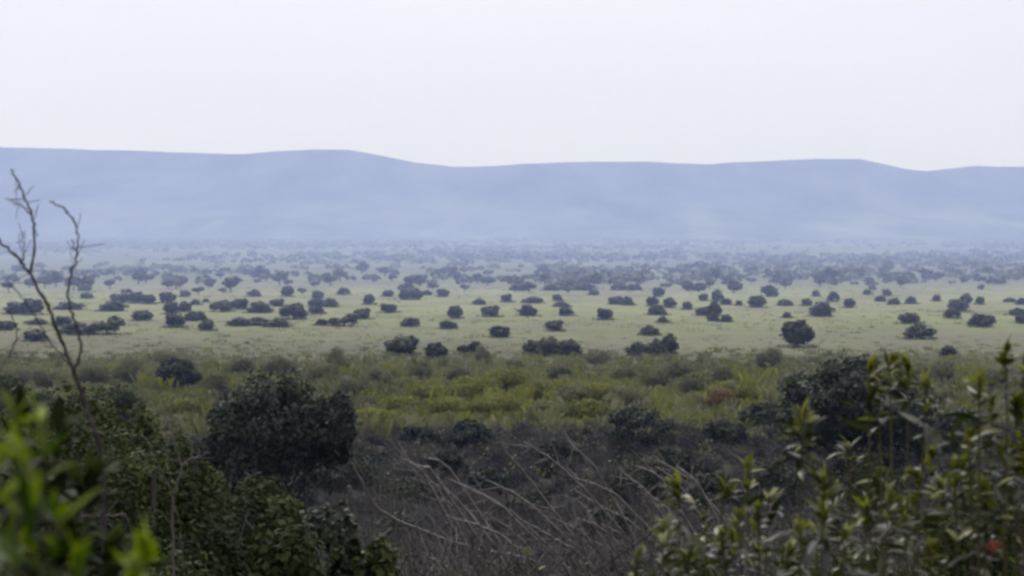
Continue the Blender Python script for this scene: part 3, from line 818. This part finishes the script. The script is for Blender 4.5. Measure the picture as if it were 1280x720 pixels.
def leaves(mb, pos, axis, nrm, length, width, rng, tint, fold=.28, curl=.55, mat=0):
    """lance-shaped leaves with a folded midrib and a curled tip"""
    n = len(pos)
    axis = unit(axis); side = unit(np.cross(axis, nrm)); nn = np.cross(side, axis)
    ts = np.array([0, .18, .42, .66, .86, 1.0]); wp = np.array([.08, .62, 1.0, .82, .42, .03])
    cu = curl * rng.uniform(.0, 2.2, n)
    V = np.zeros((n, 6, 3, 3), np.float32)
    for k, (t_, w_) in enumerate(zip(ts, wp)):
        ctr = pos + axis * (length * t_ * (1 - .12 * t_ * cu))[:, None] - nn * (length * cu * t_ ** 2 * .45)[:, None]
        sw = side * (width * w_ * .5)[:, None]; lift = nn * (width * w_ * .5 * fold)[:, None]
        V[:, k, 0] = ctr - sw + lift; V[:, k, 1] = ctr; V[:, k, 2] = ctr + sw + lift
    base = np.arange(n)[:, None, None] * 18
    k = np.arange(5)[None, :, None] * 3; j = np.arange(2)[None, None, :]
    i = base + k + j
    Fq = np.stack([i, i + 1, i + 4, i + 3], -1).reshape(-1, 4)
    mb.add(V.reshape(-1, 3), Fq, np.repeat(tint, 18), mat)


def leafy_plant(name, label, cat, group, d, tips, foot_px, leaf_len, leaf_w, mat, seed, per_tip=16, along=26, spread=.12, red=None, stem_r=2.2, jitter=.25, upright=.25):
    """upright stems from one foot on the ground, each ending in a rosette of leaves; tips in photo pixels"""
    rng = np.random.default_rng(seed); s = d / F
    fx = (foot_px - 640) * s; foot = np.array([fx, d, float(ground(fx, d)) - .05])
    root = empty(name, foot)
    lb = MB()
    for (tx, ty, vis) in tips:
        tip = P(tx, ty, d + rng.uniform(-jitter, jitter)) - foot
        n = 18; tt = np.linspace(0, 1, n)[:, None]
        # leave the foot steeply, then go nearly straight up under the tip
        c1 = tip * [.75, .75, .45] + rng.normal(0, .03, 3)
        line = (1 - tt) ** 2 * np.zeros(3) + 2 * tt * (1 - tt) * c1 + tt ** 2 * tip
        line[1:-1] += rng.normal(0, .5 * s, (n - 2, 3))
        sb = MB(); sb.tube(line, np.linspace(stem_r * s * 1.8, stem_r * s * .5, n), 6, .5); sb.build('stem', STEM, root)
        tilt = rng.normal(0, .38, 3) * np.array([1, 1, .4])
        def put(p, mu, m_, ln, tlo, thi, sp):
            az = rng.uniform(0, 6.28, m_); el = np.clip(rng.uniform(tlo, thi, m_) + upright, -1, 1.5)
            di = unit(np.stack([np.cos(az) * np.cos(el), np.sin(az) * np.cos(el), np.sin(el)], 1) + tilt)
            up = unit(np.array([0, 0, 1.0]) + rng.normal(0, .35, (m_, 3)))
            L_ = ln * rng.uniform(.5, 1.3, m_)
            leaves(lb, p, di, up, L_, leaf_w * rng.uniform(.7, 1.2, m_) * (L_ / leaf_len) ** .5, rng, np.clip(rng.normal(mu, .2, m_), 0, 1))
        # rosette at the tip: young upright leaves above wider older ones
        m1 = per_tip // 2
        put(line[-1] - np.array([0, 0, 1]) * rng.uniform(0, leaf_len * .3, (m1, 1)), .85, m1, leaf_len * .85, .75, 1.45, 0)
        m2 = per_tip
        put(line[-1] - np.array([0, 0, 1]) * rng.uniform(0, leaf_len * 1.2, (m2, 1)), .55, m2, leaf_len, -.1, .95, 0)
        # an older whorl of long arching leaves lower down
        m3 = int(per_tip * .45)
        put(line[-1] - np.array([0, 0, 1]) * leaf_len * rng.uniform(1.2, 2.2, (m3, 1)), .25, m3, leaf_len * 1.6, -.55, .45, 0)
        # leaves and short side shoots down the visible length of the stem
        ni = int(along * vis)
        if ni:
            u_ = rng.uniform(0, 1, ni) * vis; p = np.stack([np.interp(1 - u_ * .42, tt[:, 0], line[:, k]) for k in range(3)], 1)
            p = p + rng.normal(0, spread * .35, (ni, 3)) * np.array([1, 1, .6])
            put(p, .38, ni, leaf_len, -.7, .8, 0)
    lb.build('foliage', mat, root, smooth=True)
    if red:
        fb = MB(); c = P(red[0], red[1], d - .2) - foot; m_ = 7
        az = rng.uniform(0, 6.28, m_); el = rng.uniform(.7, 1.5, m_)
        leaves(fb, np.repeat(c[None], m_, 0), np.stack([np.cos(az) * np.cos(el), np.sin(az) * np.cos(el), np.sin(el)], 1), np.repeat([[0, 0, 1.]], m_, 0) + rng.normal(0, .3, (m_, 3)),
               np.full(m_, .036), np.full(m_, .011), rng, rng.uniform(.2, .9, m_))
        fb.build('flower', RED, root)
    tag(root, label, cat, group)
    return root


G_R = 'glossy-leaved plants at lower right'
leafy_plant('laurel_plant', 'tall glossy-leaved plant crossing the dark flat-domed tree at right', 'plant', G_R, 6.6,
            [(1112, 450, 1), (1086, 462, .6), (1136, 456, .5), (1158, 482, .5), (1100, 486, .4), (1150, 590, .4)], 1105, .066, .019, LEAF_R, 21, per_tip=17, along=16)
leafy_plant('laurel_plant', 'glossy-leaved plant with one tall stem left of the tallest plant', 'plant', G_R, 6.2,
            [(1004, 522, 1), (1030, 610, .3)], 1002, .072, .020, LEAF_R, 22, per_tip=26, along=8)
leafy_plant('laurel_plant', 'slender glossy-leaved plant nearest the middle, with pale curled leaves', 'plant', G_R, 6.0,
            [(850, 606, 1), (836, 660, .3)], 850, .058, .018, LEAF_R, 23, per_tip=20, along=8)
leafy_plant('laurel_plant', 'dense glossy-leaved plant filling the right photo edge, red flower low down', 'plant', G_R, 5.6,
            [(1258, 436, 1), (1280, 446, 1), (1225, 480, .8), (1240, 500, 1), (1212, 545, .8), (1270, 500, 1), (1195, 590, .7), (1255, 560, 1), (1285, 560, 1), (1180, 610, .6), (1235, 610, .8)],
            1250, .050, .018, LEAF_R, 24, per_tip=20, along=44, spread=.16, red=(1243, 692))
leafy_plant('laurel_plant', 'low spread of glossy leaves along the bottom edge between the slender stems', 'plant', G_R, 5.4,
            [(795, 696, .4), (828, 680, .4), (905, 672, .5), (948, 640, .5), (985, 690, .4), (1055, 672, .5), (925, 650, .4), (1002, 664, .5), (1030, 638, .5), (1112, 622, .5), (862, 700, .4), (1085, 636, .5), (1135, 655, .5), (1165, 690, .4)],
            960, .046, .014, LEAF_R, 25, per_tip=16, along=14, spread=.16)
leafy_plant('laurel_plant', 'loose olive-leaved plant between the slender plant and the one-stemmed plant', 'plant', G_R, 8.5,
            [(905, 612, .6), (935, 588, .5), (880, 650, .5), (962, 622, .6), (918, 668, .5), (950, 690, .4)], 925, .075, .024, LEAF_R, 26, per_tip=11, along=14, spread=.2)
leafy_plant('laurel_plant', 'loose olive-leaved plant under the tallest stem, with see-through gaps', 'plant', G_R, 8.0,
            [(1062, 560, .5), (1042, 610, .6), (1078, 632, .6), (1020, 668, .5), (1098, 590, .6), (1130, 632, .5), (1165, 570, .5)], 1070, .075, .024, LEAF_R, 27, per_tip=11, along=16, spread=.22)
G_L = 'out-of-focus leafy plants at lower left'
leafy_plant('leafy_plant', 'bright green out-of-focus leafy plant at the far left bottom edge', 'plant', G_L, 1.9,
            [(18, 512, .4), (52, 524, .3), (34, 572, .4), (-8, 590, .6), (66, 628, .4), (18, 640, .6), (44, 690, .6), (-10, 690, .6), (88, 706, .4)], 20, .046, .0085, LEAF_L, 31, per_tip=7, along=6, spread=.02, jitter=.08, stem_r=3, upright=.55)
leafy_plant('leafy_plant', 'small bright yellow-green leaf tuft at the bottom edge right of the blurred plant', 'plant', G_L, 2.1,
            [(182, 690, .4), (168, 715, .4)], 180, .034, .013, LEAF_L, 32, per_tip=10, along=6, spread=.015, jitter=.05, stem_r=3)
leafy_plant('leafy_plant', 'darker leafy plant behind the blurred bright leaves at far left', 'plant', G_L, 4.2,
            [(20, 520, .8), (70, 540, .8), (105, 600, .8), (40, 610, 1), (90, 660, 1), (-5, 640, 1), (130, 690, .6), (60, 700, .6)], 50, .075, .024, HILLSCRUB, 33, per_tip=18, along=30, spread=.10)

# ------------------------------------------------------------------ light, sky
EL, AZ = rad(48), rad(-22)              # hazy sun in front of the camera, a little to the left
sun = bpy.data.lights.new('sun', 'SUN'); sun.energy = 1.3; sun.angle = rad(11); sun.color = (1, .965, .91)
so = bpy.data.objects.new('sun', sun); C.objects.link(so)
from mathutils import Vector
sd = Vector((math.sin(AZ) * math.cos(EL), math.cos(AZ) * math.cos(EL), math.sin(EL)))
so.rotation_euler = sd.to_track_quat('Z', 'Y').to_euler(); so.location = (0, 0, 100)

wd = bpy.data.worlds.new('World'); scene.world = wd; wd.use_nodes = True
N = wd.node_tree.nodes; L = wd.node_tree.links; N.clear()
out = N.new('ShaderNodeOutputWorld'); bg = N.new('ShaderNodeBackground'); bg.inputs['Strength'].default_value = .1
sky = N.new('ShaderNodeTexSky'); sky.sky_type = 'NISHITA'; sky.sun_disc = False; sky.sun_elevation = EL; sky.sun_rotation = AZ
sky.dust_density = 3; sky.air_density = 1.2
tc = N.new('ShaderNodeTexCoord'); sp = N.new('ShaderNodeSeparateXYZ'); L.new(tc.outputs['Generated'], sp.inputs[0])
ramp = N.new('ShaderNodeValToRGB'); L.new(sp.outputs['Z'], ramp.inputs['Fac'])      # veil of high cloud, brighter overhead
ramp.color_ramp.elements[0].position = 0; ramp.color_ramp.elements[0].color = (.445, .386, .372, 1)
ramp.color_ramp.elements[1].position = 1; ramp.color_ramp.elements[1].color = (.92, .885, .99, 1)
e = ramp.color_ramp.elements.new(.12); e.color = (.447, .396, .394, 1)
mul = N.new('ShaderNodeMix'); mul.data_type = 'RGBA'; mul.blend_type = 'MULTIPLY'; mul.inputs[0].default_value = 1
L.new(ramp.outputs['Color'], mul.inputs[6]); mul.inputs[7].default_value = (24, 24, 24, 1)
mp = N.new('ShaderNodeMapping'); mp.inputs['Scale'].default_value = (2, 2, 9); L.new(tc.outputs['Generated'], mp.inputs[0])
no = N.new('ShaderNodeTexNoise'); no.inputs['Scale'].default_value = 1.6; no.inputs['Detail'].default_value = 5; L.new(mp.outputs[0], no.inputs['Vector'])
mr = N.new('ShaderNodeMapRange'); L.new(no.outputs['Fac'], mr.inputs[0]); mr.inputs[1].default_value = .3; mr.inputs[2].default_value = .7; mr.inputs[3].default_value = .94; mr.inputs[4].default_value = 1.04
mul2 = N.new('ShaderNodeMix'); mul2.data_type = 'RGBA'; mul2.blend_type = 'MULTIPLY'; mul2.inputs[0].default_value = 1
L.new(mul.outputs[2], mul2.inputs[6]); L.new(mr.outputs[0], mul2.inputs[7])
mx = N.new('ShaderNodeMix'); mx.data_type = 'RGBA'; mx.inputs[0].default_value = .88
L.new(sky.outputs[0], mx.inputs[6]); L.new(mul2.outputs[2], mx.inputs[7])
L.new(mx.outputs[2], bg.inputs['Color']); L.new(bg.outputs[0], out.inputs[0])

# ------------------------------------------------------------------ camera
cam = bpy.data.cameras.new('camera'); co = bpy.data.objects.new('camera', cam); C.objects.link(co)
cam.sensor_width = 36; cam.lens = 36 * F / 1280; cam.clip_start = .1; cam.clip_end = 40000
co.location = (0, 0, H); co.rotation_euler = (rad(90) - math.atan((360 - HZ) / F), 0, 0)
cam.dof.use_dof = True; cam.dof.focus_distance = 80; cam.dof.aperture_fstop = 9
scene.camera = co

scene.view_settings.view_transform = 'Standard'; scene.view_settings.look = 'None'; scene.view_settings.exposure = 0
cy = scene.cycles
cy.use_denoising = True
cy.max_bounces = 5; cy.diffuse_bounces = 3; cy.transmission_bounces = 3; cy.transparent_max_bounces = 4; cy.volume_bounces = 2; cy.volume_step_rate = .25; cy.volume_max_steps = 128
cy.filter_width = 2.9
